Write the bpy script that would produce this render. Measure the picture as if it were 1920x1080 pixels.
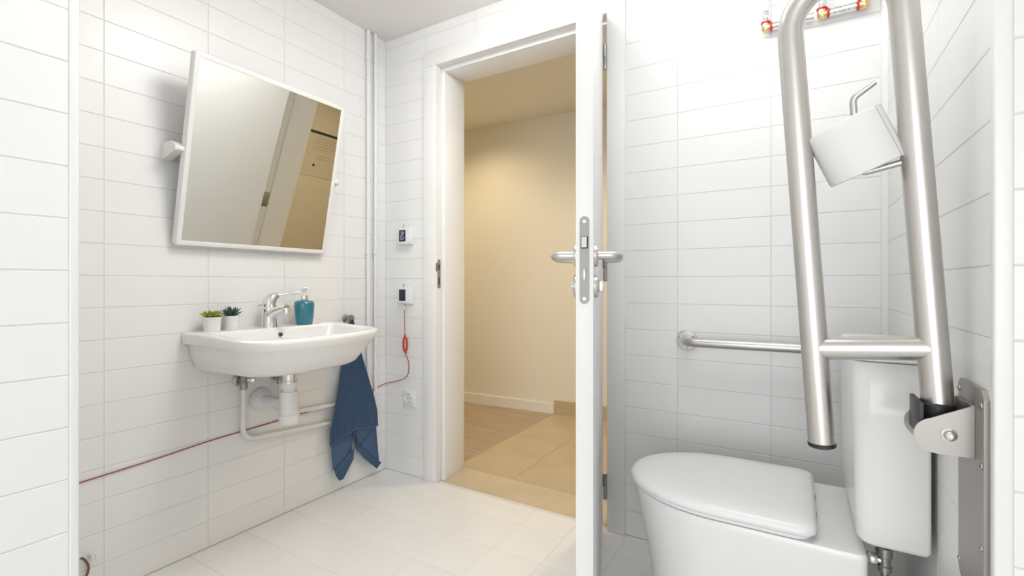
import bpy, bmesh, math, random
from mathutils import Vector, Matrix, Quaternion
random.seed(7)
S = bpy.context.scene
for o in list(bpy.data.objects): bpy.data.objects.remove(o, do_unlink=True)
COL = S.collection
PI = math.pi

# ------------------------------------------------------------------ camera, world, light, exposure
CZ = 0.972
XL, YB, XR, XP = -1.8663, 1.8151, 0.2252, -1.2014     # left wall, door wall, right wall, pier face
ZC = 2.242                                            # ceiling
cam = bpy.data.cameras.new('camera'); camo = bpy.data.objects.new('camera', cam); COL.objects.link(camo)
camo.location = (0, 0, CZ); camo.rotation_euler = (PI / 2, 0, 0.5412)
cam.sensor_width = 36; cam.lens = 897.32 / 1920 * 36; cam.shift_y = -8.44 / 1920; cam.clip_start = 0.02
S.camera = camo
w = bpy.data.worlds.new('world'); S.world = w; w.use_nodes = True
w.node_tree.nodes['Background'].inputs[0].default_value = (1, 1, 1, 1)
w.node_tree.nodes['Background'].inputs[1].default_value = 0.3

def area(name, loc, rot, size, power, col, shape='DISK', size_y=None, spread=None):
    l = bpy.data.lights.new(name, 'AREA'); l.shape = shape; l.size = size
    if size_y: l.size_y = size_y
    l.energy = power; l.color = col
    if spread: l.spread = spread
    o = bpy.data.objects.new(name, l); COL.objects.link(o); o.location = loc; o.rotation_euler = rot
    return o
LAMPS = [(-0.80, 1.12), (-0.16, 0.98)]     # opal drum lamp and added fill panel, built at the end of the script
KG = [0.68, 0.82, 2.08, 1.85]
LAMP_GLOW = [(22.0 * KG[0], (1.0, 0.992, 0.98)), (8.0 * KG[1], (1.0, 0.99, 0.98))]
# unseen cool fill light added behind the camera
area('rear_fill_light', (0.42, -3.10, 1.10), (PI / 2, 0, 0), 2.1, 20.0 * KG[2], (0.95, 0.98, 1.0), 'RECTANGLE', 1.9)
# warm hall lamps: recessed spot in view, two unseen ones added for fill
SPOTS = [(-2.03, 2.66), (-0.55, 2.62), (-3.1, 2.62)]
for (sx, sy), e in zip(SPOTS, (9, 18, 14)):
    l = bpy.data.lights.new('hall_spot_light', 'SPOT'); l.energy = e * KG[3]; l.color = (1.0, 0.82, 0.56)
    l.spot_size = 2.7; l.spot_blend = 0.9; l.shadow_soft_size = 0.05
    o = bpy.data.objects.new('hall_spot_light', l); COL.objects.link(o); o.location = (sx, sy, 2.18)
S.view_settings.view_transform = 'Standard'; S.view_settings.look = 'None'
S.view_settings.gamma = 1.0; S.view_settings.use_curve_mapping = False
S.view_settings.exposure = 0.22

# ------------------------------------------------------------------ materials
def mat(name, col, rough=0.5, metal=0.0, coat=0.0, noise=None, bump=None, spec=0.5, trans=0.0, emit=None, aniso=0.0):
    m = bpy.data.materials.new(name); m.use_nodes = True
    nt = m.node_tree; b = nt.nodes['Principled BSDF']
    b.inputs['Base Color'].default_value = (*col, 1); b.inputs['Roughness'].default_value = rough
    b.inputs['Metallic'].default_value = metal; b.inputs['Coat Weight'].default_value = coat
    b.inputs['Specular IOR Level'].default_value = spec; b.inputs['Transmission Weight'].default_value = trans
    b.inputs['Anisotropic'].default_value = aniso
    if emit:
        b.inputs['Emission Color'].default_value = (*emit[0], 1); b.inputs['Emission Strength'].default_value = emit[1]
    if noise or bump:
        tc = nt.nodes.new('ShaderNodeTexCoord')
    if noise:   # (scale xyz, amount, second colour)
        mp = nt.nodes.new('ShaderNodeMapping'); mp.inputs['Scale'].default_value = noise[0]
        nt.links.new(tc.outputs['Object'], mp.inputs[0])
        n = nt.nodes.new('ShaderNodeTexNoise'); n.inputs['Scale'].default_value = 1.0; n.inputs['Detail'].default_value = 5
        nt.links.new(mp.outputs[0], n.inputs['Vector'])
        r = nt.nodes.new('ShaderNodeValToRGB'); r.color_ramp.elements[0].position = 0.35; r.color_ramp.elements[1].position = 0.65
        r.color_ramp.elements[0].color = (*col, 1); r.color_ramp.elements[1].color = (*noise[1], 1)
        nt.links.new(n.outputs[0], r.inputs[0]); nt.links.new(r.outputs[0], b.inputs['Base Color'])
    if bump:    # (scale xyz, strength, distance)
        mp2 = nt.nodes.new('ShaderNodeMapping'); mp2.inputs['Scale'].default_value = bump[0]
        nt.links.new(tc.outputs['Object'], mp2.inputs[0])
        n2 = nt.nodes.new('ShaderNodeTexNoise'); n2.inputs['Scale'].default_value = 1.0; n2.inputs['Detail'].default_value = 3
        nt.links.new(mp2.outputs[0], n2.inputs['Vector'])
        bp = nt.nodes.new('ShaderNodeBump'); bp.inputs['Strength'].default_value = bump[1]; bp.inputs['Distance'].default_value = bump[2]
        nt.links.new(n2.outputs[0], bp.inputs['Height']); nt.links.new(bp.outputs[0], b.inputs['Normal'])
    return m
M = {}
M['tile'] = mat('glazed_tile', (.872, .874, .866), .34, bump=((9, 9, 9), .12, .004))
M['grout'] = mat('grout', (.73, .73, .715), .9)
M['floor_tile'] = mat('floor_tile', (.845, .838, .825), .42, bump=((30, 30, 30), .06, .002), noise=((3, 3, 3), (.86, .855, .845)))
M['floor_grout'] = mat('floor_grout', (.745, .73, .71), .9)
M['paint'] = mat('wall_paint', (.88, .88, .875), .7)
M['ceiling'] = mat('ceiling_paint', (.88, .86, .835), .85, bump=((60, 60, 60), .05, .002))
M['trim'] = mat('tile_edge_trim', (.86, .86, .85), .3)
M['door'] = mat('door_lacquer', (.87, .87, .865), .35)
M['frame'] = mat('door_frame_lacquer', (.87, .87, .862), .38)
M['hall'] = mat('hall_paint', (.80, .755, .645), .75)
M['hall_ceil'] = mat('hall_ceiling_paint', (.86, .82, .71), .85)
M['base'] = mat('baseboard_lacquer', (.82, .80, .74), .4)
M['stone'] = mat('beige_stone', (.50, .395, .245), .35, noise=((5, 5, 5), (.555, .445, .285)))
M['stone_sill'] = mat('beige_stone_sill', (.55, .45, .30), .35, noise=((7, 7, 7), (.60, .49, .335)))
M['wood'] = mat('laminate_wood', (.36, .27, .175), .42, noise=((2.5, 38, 10), (.47, .37, .255)))
M['ceramic'] = mat('sanitary_ceramic', (.86, .862, .853), .26, coat=.25)
M['seat'] = mat('toilet_seat_plastic', (.88, .882, .88), .3)
M['plastic'] = mat('white_plastic', (.83, .83, .83), .35)
M['trap'] = mat('trap_plastic', (.78, .80, .84), .32)
M['steel_frame'] = mat('white_enamel', (.84, .84, .83), .3)
M['chrome'] = mat('chrome', (.82, .82, .82), .08, 1.0)
M['chrome_dark'] = mat('chrome_grey', (.38, .375, .365), .32, 1.0)
M['brushed'] = mat('brushed_steel', (.62, .60, .575), .33, 1.0, bump=((60, 60, 900), .08, .001))
M['plate'] = mat('satin_steel', (.40, .382, .363), .45, 1.0)
M['lock'] = mat('lock_steel', (.27, .263, .253), .5, 1.0)
M['mirror'] = mat('mirror_silver', (.83, .83, .79), .01, 1.0)
M['black'] = mat('black_rubber', (.02, .02, .022), .45)
M['sign'] = mat('navy_plastic', (.016, .018, .055), .45)
M['sign_mark'] = mat('sign_print', (.38, .37, .52), .6)
M['red'] = mat('red_plastic', (.62, .04, .035), .4)
M['cord'] = mat('red_cord', (.34, .055, .05), .6)
M['cord_brown'] = mat('brown_cord', (.22, .09, .07), .6)
M['brass'] = mat('brass', (.72, .52, .30), .3, 1.0)
M['teal'] = mat('teal_glass', (.004, .24, .34), .05, coat=1.0, trans=.4)
M['green'] = mat('green_leaf', (.23, .30, .025), .5, noise=((60, 60, 60), (.35, .42, .05)))
M['green_dark'] = mat('blue_green_leaf', (.035, .095, .075), .5, noise=((60, 60, 60), (.07, .15, .12)))
M['soil'] = mat('soil', (.05, .035, .02), .9)
M['towel'] = mat('blue_towel', (.058, .100, .178), .95, spec=.1, bump=((700, 700, 700), .35, .0012), noise=((250, 250, 250), (.080, .132, .218)))
M['towel_hem'] = mat('blue_towel_hem', (.095, .15, .235), .9, spec=.1)
M['towel_back'] = mat('blue_towel_smooth', (.088, .138, .245), .95, spec=.1, bump=((500, 500, 500), .4, .002))
M['paper'] = mat('tissue_paper', (.86, .86, .855), .9, bump=((120, 120, 120), .2, .001))
M['card'] = mat('cardboard', (.46, .38, .28), .9)
M['poster'] = mat('poster_paper', (.72, .68, .58), .7)
M['ink'] = mat('poster_ink', (.45, .42, .36), .7)
M['ink_dark'] = mat('poster_dark_ink', (.03, .055, .06), .6)
M['glow_warm'] = mat('warm_lamp_lens', (.9, .9, .9), .5, emit=((1, .80, .45), 14.0))
M['dark'] = mat('dark_gap', (.06, .06, .055), .8)

# ------------------------------------------------------------------ mesh helpers
def NB(): return bmesh.new()
def box(bm, lo, hi, bev=0.0, seg=2):
    t = bmesh.new()
    bmesh.ops.create_cube(t, size=1)
    for v in t.verts: v.co = Vector([(lo[i] + hi[i]) / 2 + v.co[i] * (hi[i] - lo[i]) for i in range(3)])
    if bev: bmesh.ops.bevel(t, geom=t.edges[:], offset=bev, segments=seg, profile=.5, affect='EDGES')
    merge(bm, t)
def merge(bm, t, mtx=None):
    if mtx is not None: bmesh.ops.transform(t, matrix=mtx, verts=t.verts)
    me = bpy.data.meshes.new('tmp'); t.to_mesh(me); t.free(); bm.from_mesh(me); bpy.data.meshes.remove(me)
def loft(bm, rings, closed=True, cap0=True, cap1=True):
    R = [[bm.verts.new(p) for p in r] for r in rings]
    n = len(R[0])
    for a, b in zip(R[:-1], R[1:]):
        for i in range(n if closed else n - 1):
            j = (i + 1) % n
            try: bm.faces.new((a[i], a[j], b[j], b[i]))
            except ValueError: pass
    if cap0 and closed: bm.faces.new(list(reversed(R[0])))
    if cap1 and closed: bm.faces.new(R[-1])
    return R
def frame_for(d):
    d = Vector(d).normalized()
    a = Vector((0, 0, 1)) if abs(d.z) < .9 else Vector((1, 0, 0))
    u = d.cross(a).normalized(); return u, d.cross(u).normalized()
def tube(bm, pts, r, n=16, cap=True, closed=False, flat=1.0):
    pts = [Vector(p) for p in pts]; m = len(pts)
    tan = []
    for i in range(m):
        if closed: t = pts[(i + 1) % m] - pts[i - 1]
        else: t = pts[min(i + 1, m - 1)] - pts[max(i - 1, 0)]
        tan.append(t.normalized())
    u, v = frame_for(tan[0]); rings = []
    for i in range(m):
        if i: 
            q = tan[i - 1].rotation_difference(tan[i]); u = q @ u
        u = (u - tan[i] * u.dot(tan[i])).normalized(); v = tan[i].cross(u)
        rr = r[i] if isinstance(r, (list, tuple)) else r
        rings.append([pts[i] + u * (rr * math.cos(2 * PI * k / n)) + v * (rr * flat * math.sin(2 * PI * k / n)) for k in range(n)])
    if closed: rings.append(rings[0])
    loft(bm, rings, True, cap and not closed, cap and not closed)
def lathe(bm, org, axis, prof, n=32):
    axis = Vector(axis).normalized(); u, v = frame_for(axis); org = Vector(org)
    loft(bm, [[org + axis * h + (u * math.cos(2 * PI * k / n) + v * math.sin(2 * PI * k / n)) * max(r, 1e-5) for k in range(n)] for r, h in prof])
def fillet(pts, rad, seg=8):
    pts = [Vector(p) for p in pts]; out = [pts[0]]
    for i in range(1, len(pts) - 1):
        a, b, c = pts[i - 1], pts[i], pts[i + 1]
        d1 = (a - b).normalized(); d2 = (c - b).normalized()
        ang = d1.angle(d2)
        if ang > PI - .02: out.append(b); continue
        r = rad[i - 1] if isinstance(rad, (list, tuple)) else rad
        L = r / math.tan(ang / 2); ctr = b + (d1 + d2).normalized() * (r / math.sin(ang / 2))
        p0, p1 = b + d1 * L - ctr, b + d2 * L - ctr
        q = p0.rotation_difference(p1); axis, th = q.to_axis_angle()
        for k in range(seg + 1): out.append(ctr + Quaternion(axis, th * k / seg) @ p0)
    out.append(pts[-1]); return out
def smoothpath(pts, k=6):
    P = [Vector(p) for p in pts]; P = [P[0] * 2 - P[1]] + P + [P[-1] * 2 - P[-2]]; out = []
    for i in range(1, len(P) - 2):
        for j in range(k):
            t = j / k; a, b, c, d = P[i - 1], P[i], P[i + 1], P[i + 2]
            out.append(.5 * ((2 * b) + (c - a) * t + (2 * a - 5 * b + 4 * c - d) * t * t + (3 * b - a - 3 * c + d) * t ** 3))
    out.append(P[-2]); return out
def prism(bm, poly, off):     # closed outline extruded by a vector
    off = Vector(off); a = [Vector(p) for p in poly]
    loft(bm, [a, [p + off for p in a]])
WORLD = {}
def obj(name, bm, m, parent=None, label=None, cat=None, group=None, kind=None, smooth=40, org=None):
    bmesh.ops.remove_doubles(bm, verts=bm.verts, dist=1e-6)
    bmesh.ops.recalc_face_normals(bm, faces=bm.faces)
    xs = [[v.co[i] for v in bm.verts] for i in range(3)]
    if org is None:
        org = Vector([(min(a) + max(a)) / 2 for a in xs])
        if parent is None: org.z = min(xs[2])
    org = Vector(org)
    for v in bm.verts: v.co -= org
    me = bpy.data.meshes.new(name); bm.to_mesh(me); bm.free()
    me.materials.append(m)
    if smooth:
        for p in me.polygons: p.use_smooth = True
        me.set_sharp_from_angle(angle=math.radians(smooth))
    o = bpy.data.objects.new(name, me); COL.objects.link(o)
    if parent: o.parent = parent; o.location = org - WORLD[parent]
    else: o.location = org
    WORLD[o] = org
    tag(o, label, cat, group, kind); return o
def tag(o, label=None, cat=None, group=None, kind=None):
    if label: o['label'] = label
    if cat: o['category'] = cat
    if group: o['group'] = group
    if kind: o['kind'] = kind
def empty(name, loc, label=None, cat=None, group=None, kind=None):
    o = bpy.data.objects.new(name, None); o.empty_display_size = .05; COL.objects.link(o); o.location = loc
    WORLD[o] = Vector(loc); tag(o, label, cat, group, kind); return o
def struct(name, lo, hi, m, label, cat='wall', bev=0):
    b = NB(); box(b, lo, hi, bev); return obj(name, b, m, None, label, cat, None, 'structure')

# ------------------------------------------------------------------ tiles
TCACHE = {}
def tile_mesh(w_, h_, m, bev=.0009, th=.0045):
    key = (round(w_, 4), round(h_, 4), m.name)
    if key in TCACHE: return TCACHE[key]
    x, y = w_ / 2, h_ / 2; v = []
    for z, i in ((-th, 0), (-bev, 0), (0, bev)):
        v += [(-x + i, -y + i, z), (x - i, -y + i, z), (x - i, y - i, z), (-x + i, y - i, z)]
    f = [(8, 9, 10, 11)]
    for a in (0, 4):
        for i in range(4): j = (i + 1) % 4; f.append((a + i, a + j, a + 4 + j, a + 4 + i))
    me = bpy.data.meshes.new('tile'); me.from_pydata(v, [], f); me.materials.append(m); TCACHE[key] = me; return me
def put_tile(parent, me, pos, rot):
    o = bpy.data.objects.new('tile', me); COL.objects.link(o); o.parent = parent
    o.location = Vector(pos) - WORLD[parent]; o.rotation_euler = rot
GAP = .0023
def tile_wall(parent, m, us, vs, place, rot, holes=()):
    """us, vs: joint positions; place(u, v) -> world point of a tile centre"""
    for a0, a1 in zip(us[:-1], us[1:]):
        for b0, b1 in zip(vs[:-1], vs[1:]):
            cells = [(a0, a1, b0, b1)]
            for (h0, h1, g0, g1) in holes:
                nc = []
                for (c0, c1, d0, d1) in cells:
                    if c1 <= h0 or c0 >= h1 or d1 <= g0 or d0 >= g1: nc.append((c0, c1, d0, d1)); continue
                    if c0 < h0: nc.append((c0, h0, d0, d1))
                    if c1 > h1: nc.append((h1, c1, d0, d1))
                    m0, m1 = max(c0, h0), min(c1, h1)
                    if d1 > g1: nc.append((m0, m1, g1, d1))
                    if d0 < g0: nc.append((m0, m1, d0, g0))
                cells = nc
            for (c0, c1, d0, d1) in cells:
                if c1 - c0 < .008 or d1 - d0 < .008: continue
                j = random.uniform(-.0009, .0009)
                r = (rot[0] + j, rot[1] + random.uniform(-.0005, .0005), rot[2])
                put_tile(parent, tile_mesh(c1 - c0 - GAP, d1 - d0 - GAP, m), place((c0 + c1) / 2, (d0 + d1) / 2), r)
ZR = [0.0] + [k * .1 - .0036 for k in range(1, 23)] + [ZC]
RX = PI / 2
E = .0010    # joint depth
# door opening in the wall
OX0, OX1, OZ = -1.515, -.648, 2.035
YJ = 1.996      # hall side of the door wall
HZ = .016       # hall floor level

wl = struct('wall_left', (XL - .12, .30, 0), (XL - E, YB + .18, ZC), M['grout'], 'white tiled wall that carries the washbasin and tilted mirror')
tile_wall(wl, M['tile'], [.36, .626, .934, 1.2375, 1.5465, YB], ZR, lambda u, v: (XL, u, v), (RX, 0, RX))
bb = NB()
box(bb, (XL - .12, YB + E, 0), (OX0, YJ, ZC)); box(bb, (OX1, YB + E, 0), (XR + .12, YJ, ZC)); box(bb, (OX0, YB + E, OZ), (OX1, YJ, ZC))
wb = obj('wall_back', bb, M['grout'], None, 'white tiled wall around the doorway behind the toilet', 'wall', None, 'structure', 0)
tile_wall(wb, M['tile'], [XL, -1.592, -1.29, -.988, -.686, -.384, -.082, XR], ZR, lambda u, v: (u, YB, v), (RX, 0, 0), [(OX0, OX1, -1, OZ)])
YE = .885
GAP = .0017
wr = struct('wall_right', (XR + E * .5, YE + .004, 0), (XR + .12, YB + .18, ZC), M['grout'], 'white tiled wall behind the toilet cistern and folding grab bar')
tile_wall(wr, M['tile'], [-YB, -1.498, -1.196, -.9], ZR, lambda u, v: (XR, -u, v), (RX, 0, -RX))
GAP = .0023
we = struct('wall_front', (XR + .012, YE + E, 0), (1.5, YE + .12, ZC), M['grout'], 'white tiled return wall at far right facing the camera')
tile_wall(we, M['tile'], [XR + .016, .60, .902, 1.204, 1.5], ZR, lambda u, v: (u, YE, v), (RX, 0, 0))
wp = struct('wall_pier', (XL - .12, -3.25, 0), (XP - E, .36 - E, ZC), M['grout'], 'bright white tiled pier in the left foreground')
tile_wall(wp, M['tile'], [-1.62, -1.17, -.866, -.56, -.256, .048, .350], ZR, lambda u, v: (XP, u, v), (RX, 0, RX))
tile_wall(wp, M['tile'], [XL, -1.51, XP - .012], ZR, lambda u, v: (u, .36, v), (RX, 0, PI))
def edge_trim(name, x0, y0, x1, y1, lab):
    b = NB(); box(b, (min(x0, x1), min(y0, y1), 0), (max(x0, x1), max(y0, y1), ZC), .003, 3)
    obj(name, b, M['trim'], None, lab, 'trim', None, 'structure')
edge_trim('trim_1', XP - .014, .349, XP + .002, .364, 'white edge strip down the corner of the left tiled pier')
edge_trim('trim_2', XR - .002, YE - .003, XR + .017, YE + .014, 'white edge strip down the corner of the right tiled wall')
struct('wall_rear', (-1.3, -3.35, 0), (1.6, -3.2, ZC), M['paint'], 'plain white wall behind the camera')
struct('wall_side', (1.5, -3.3, 0), (1.62, 1.0, ZC), M['paint'], 'plain white wall to the right of the camera')
struct('ceiling', (XL - .15, -3.35, ZC), (1.62, YJ, ZC + .1), M['ceiling'], 'plain off white bathroom ceiling', 'ceiling')
fl = struct('floor', (XL - .12, -3.35, -.1), (1.62, YB + .03, -.0012), M['floor_grout'], 'pale square tiled bathroom floor', 'floor')
E0 = GAP; GAP = .0018
fx = [XL + .002, -1.77] + [-1.57 + .2 * k for k in range(9)] + [XR]
fy = [-.53 + .2 * k for k in range(12)] + [YB]
tile_wall(fl, M['floor_tile'], fx, fy, lambda u, v: (u, v, 0), (0, 0, 0), [(XL, XP, -2, .36)])
fx2 = [XR + .2 * k for k in range(1, 6)]
tile_wall(fl, M['floor_tile'], [XR] + fx2, [-.53 + .2 * k for k in range(7)] + [YE], lambda u, v: (u, v, 0), (0, 0, 0))
GAP = E0

# ------------------------------------------------------------------ hall beyond the door
def HY(x): return 3.13 + .059 * (x + 2.32)          # hall back wall line, slightly skewed
hb = NB(); prism(hb, [(-3.7, HY(-3.7), 0), (.5, HY(.5), 0), (.5, HY(.5) + .12, 0), (-3.7, HY(-3.7) + .12, 0)], (0, 0, 2.32))
obj('wall_hall', hb, M['hall'], None, 'cream painted hall wall seen through the open doorway', 'wall', None, 'structure', 0)
HXE = .45
struct('wall_hall_end', (HXE, YJ, 0), (HXE + .1, 3.4, 2.32), M['hall'], 'cream hall end wall with the notice on it, seen in the mirror')
struct('wall_hall_left', (-3.8, YJ - .1, 0), (-3.68, 3.3, 2.32), M['hall'], 'cream hall wall at the far left end')
struct('wall_hall_near', (-3.7, YJ - .1, 0), (XL - .12, YJ, 2.32), M['hall'], 'cream hall wall beside the bathroom')
struct('ceiling_hall', (-3.8, YJ - .02, 2.213), (HXE + .1, 3.42, 2.32), M['hall_ceil'], 'beige hall ceiling with a small recessed spot', 'ceiling')
fh = struct('floor_hall', (-3.8, YJ - .02, -.1), (HXE + .1, 3.42, HZ - .002), M['floor_grout'], 'hall floor of wood planks and beige stone', 'floor')
XS = -1.542
pc = {}
def slab(nm, lo, hi, m, parent, bev=.0012):
    key = (nm, round(hi[0] - lo[0], 4), round(hi[1] - lo[1], 4), m.name)
    c = Vector([(lo[i] + hi[i]) / 2 for i in range(3)])
    if key in pc:
        o = bpy.data.objects.new(nm, pc[key]); COL.objects.link(o); o.parent = parent; o.location = c - WORLD[parent]; return o
    b = NB(); box(b, lo, hi, bev, 1); o = obj(nm, b, m, parent); pc[key] = o.data; return o
for r in range(9):
    y0 = YJ + r * .135; y1 = min(y0 + .1335, 3.2)
    xs = [-3.68 + (0, -.4, -.8)[r % 3]]
    while xs[-1] < XS: xs.append(xs[-1] + 1.2)
    for a, b_ in zip(xs[:-1], xs[1:]):
        a = max(a, -3.68); b_ = min(b_, XS)
        if b_ - a > .02: slab('plank', (a, y0, HZ - .012), (b_ - .0014, y1, HZ), M['wood'], fh, .0006)
for x0 in (XS, -1.202, -.862, -.522, -.182, .158):
    for y0, y1 in ((2.006, 2.60), (2.60, 3.19)):
        slab('stone_tile', (x0, y0, HZ - .012), (min(x0 + .338, HXE), y1 - .002, HZ + .0004), M['stone'], fh)
b = NB(); prism(b, [(-3.68, HY(-3.68) - .014, HZ), (XS - .002, HY(XS) - .014, HZ), (XS - .002, HY(XS), HZ), (-3.68, HY(-3.68), HZ)], (0, 0, .073))
obj('baseboard_hall', b, M['base'], None, 'cream wooden baseboard along the hall wall above the planks', 'baseboard', None, 'structure', 30)
b = NB(); prism(b, [(XS, HY(XS) - .016, HZ), (HXE, HY(HXE) - .016, HZ), (HXE, HY(HXE), HZ), (XS, HY(XS), HZ)], (0, 0, .100))
obj('baseboard_stone', b, M['stone'], None, 'beige stone baseboard along the hall wall above the stone tiles', 'baseboard', None, 'structure', 30)
# stone door sill: slopes gently up to the hall floor
b = NB(); prism(b, [(OX0 + .02, YB + .022, -.02), (OX0 + .02, YB + .022, .001), (OX0 + .02, YJ + .005, HZ + .001), (OX0 + .02, YJ + .005, -.02)], (OX1 - OX0 - .04, 0, 0))
obj('trim_3', b, M['stone_sill'], None, 'beige stone sill across the doorway', 'sill', None, 'structure', 20)
# hall spots: first one in view, the other two added to light the hall
for k, (sx, sy) in enumerate(SPOTS):
    t = empty('recessed_spot', (sx, sy, 2.213), ('small warm recessed spot in hall ceiling beside the left door jamb', 'unseen warm spot added to light the hall, behind the door leaf', 'unseen warm spot added to light the hall, far to the left')[k], 'lamp', 'recessed spots in the hall ceiling')
    b = NB(); lathe(b, (sx, sy, 2.212), (0, 0, -1), [(.036, 0), (.045, .001), (.045, .004), (.036, .006), (.034, .002)], 32); obj('rim', b, M['plastic'], t)
    b = NB(); lathe(b, (sx, sy, 2.2125), (0, 0, -1), [(.034, 0), (.030, .003), (.001, .004)], 24); obj('lens', b, M['glow_warm'], t)
# notice on the hall end wall (seen in the mirror)
t = empty('notice_board', (HXE - .006, 2.93, 1.08), 'paper notice with dark header bar on hall wall, reflected in the mirror', 'notice')
b = NB(); box(b, (HXE - .005, 2.60, 1.06), (HXE, 3.14, 1.475)); obj('sheet', b, M['poster'], t)
b = NB(); box(b, (HXE - .0065, 2.60, 1.452), (HXE - .005, 3.14, 1.475)); obj('header_bar', b, M['ink_dark'], t)
b = NB()
for k, (a, c) in enumerate([(2.86, 3.05), (2.84, 3.08), (2.84, 3.06), (2.84, 3.08), (2.84, 3.0), (2.88, 3.04), (2.88, 3.02)]):
    z = 1.42 - k * .026 - (.03 if k > 4 else 0); box(b, (HXE - .0058, a, z - .005), (HXE - .005, c, z))
obj('printed_lines', b, M['ink'], t, kind='stuff')
b = NB(); lathe(b, (HXE - .005, 2.88, 1.165), (-1, 0, 0), [(.012, 0), (.012, .0015)], 20); obj('dot', b, M['ink_dark'], t)

# ------------------------------------------------------------------ door frame
fr = empty('door_1', ((OX0 + OX1) / 2, YB, 0), 'white lacquered door frame around the open doorway', 'door frame', None, 'structure')
PJ = .013
b = NB(); box(b, (OX0 - .083, YB - PJ, 0), (OX0, YB + .004, OZ), .003); obj('casing', b, M['frame'], fr)
b = NB(); box(b, (OX1 - .002, YB - PJ, 0), (OX1 + .071, YB + .004, OZ), .003); obj('casing', b, M['frame'], fr)
b = NB(); box(b, (OX0 - .083, YB - PJ, OZ), (OX1 + .071, YB + .004, OZ + .08), .003); obj('casing', b, M['frame'], fr)
JX0, JX1, JZ = OX0 + .019, OX1 - .007, OZ - .019
YS = YB + .032
for sgn, x0, x1 in ((0, OX0 - .01, OX0 + .0005), (1, OX1 - .0005, OX1 + .01)):
    b = NB(); box(b, (x0, YB + .002, 0), (x1, YS, OZ + .005), .001); obj('rebate', b, M['frame'], fr)
b = NB(); box(b, (OX0, YB + .002, OZ - .0005), (OX1, YS, OZ + .01), .001); obj('rebate', b, M['frame'], fr)
b = NB(); box(b, (OX0 - .01, YS, 0), (JX0, YJ + .012, JZ), .003); obj('jamb', b, M['frame'], fr)
b = NB(); box(b, (JX1, YS, 0), (OX1 + .01, YJ + .012, JZ), .003); obj('jamb', b, M['frame'], fr)
b = NB(); box(b, (OX0 - .01, YS, JZ), (OX1 + .01, YJ + .012, OZ + .01), .003); obj('jamb', b, M['frame'], fr)
# strike plate
b = NB(); ro = [(OX0 + .0005, YB + .008 + .010 * math.cos(a) + .002, z + .01 * math.sin(a)) for z, a0 in ((1.080, 0), (.958, PI)) for a in [a0 + PI * k / 8 for k in range(9)]]
prism(b, ro, (.0018, 0, 0)); box(b, (OX0 + .0004, YB - .014, 1.032), (OX0 + .0024, YB + .012, 1.072), .0006)
sp = obj('strike_plate', b, M['plate'], fr, 'satin steel strike plate')
b = NB(); box(b, (OX0 + .002, YB + .004, 1.040), (OX0 + .0026, YB + .016, 1.064)); box(b, (OX0 + .002, YB + .005, .968), (OX0 + .0026, YB + .015, 1.002)); obj('strike_hole', b, M['dark'], sp)

# ------------------------------------------------------------------ door leaf, open towards the camera
HP = Vector((-.6615, 1.79, 0)); FP = Vector((-.388, .992, 0))     # right-face corners, hinge and free end
dd = (FP - HP).normalized(); LW = (FP - HP).length; nn = Vector((dd.y, -dd.x, 0))   # nn points left (-x)
if nn.x > 0: nn = -nn
TH = .0385
DM = Matrix(((dd.x, nn.x, 0, HP.x), (dd.y, nn.y, 0, HP.y), (0, 0, 1, 0), (0, 0, 0, 1)))   # local x along leaf, y thickness, z up
dr = empty('door_2', HP, 'white flush door leaf swung open towards the camera', 'door', None, 'structure')
def dobj(name, b, m, parent=dr, **k):
    bmesh.ops.transform(b, matrix=DM, verts=b.verts); return obj(name, b, m, parent, **k)
b = NB(); box(b, (0, 0, .008), (LW, TH, 2.028), .0015); dobj('leaf', b, M['door'])
LZ = [1.118, .926]      # lock plate ends
yc = TH / 2
b = NB(); ro = [(LW - .0002, yc + .0105 * math.cos(a), z + .0105 * math.sin(a)) for z, a0 in ((1.1095, 0), (.9375, PI)) for a in [a0 + PI * k / 10 for k in range(11)]]
prism(b, ro, (.002, 0, 0)); lp = dobj('lock_plate', b, M['lock'], label='satin steel lock faceplate on the door edge')
b = NB(); box(b, (LW + .0018, yc - .0075, 1.049), (LW + .0024, yc + .0075, 1.076)); dobj('latch_slot', b, M['dark'], lp)
b = NB(); prism(b, [(LW, yc - .0055, 1.051), (LW + .011, yc - .0055, 1.051), (LW + .009, yc + .006, 1.051), (LW, yc + .006, 1.051)], (0, 0, .023)); dobj('latch', b, M['chrome_dark'], lp)
b = NB(); box(b, (LW + .0015, yc - .003, .976), (LW + .0035, yc + .003, 1.006), .0005); dobj('bolt', b, M['chrome_dark'], lp)
for z in (1.109, .938):
    b = NB(); lathe(b, DM.inverted() @ (DM @ Vector((LW + .0016, yc, z))), (1, 0, 0), [(.0042, 0), (.004, .0012), (.0012, .0014), (.001, .0004)], 16); dobj('screw', b, M['chrome_dark'], lp)
HX, HZ2 = LW - .060, 1.037
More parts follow.
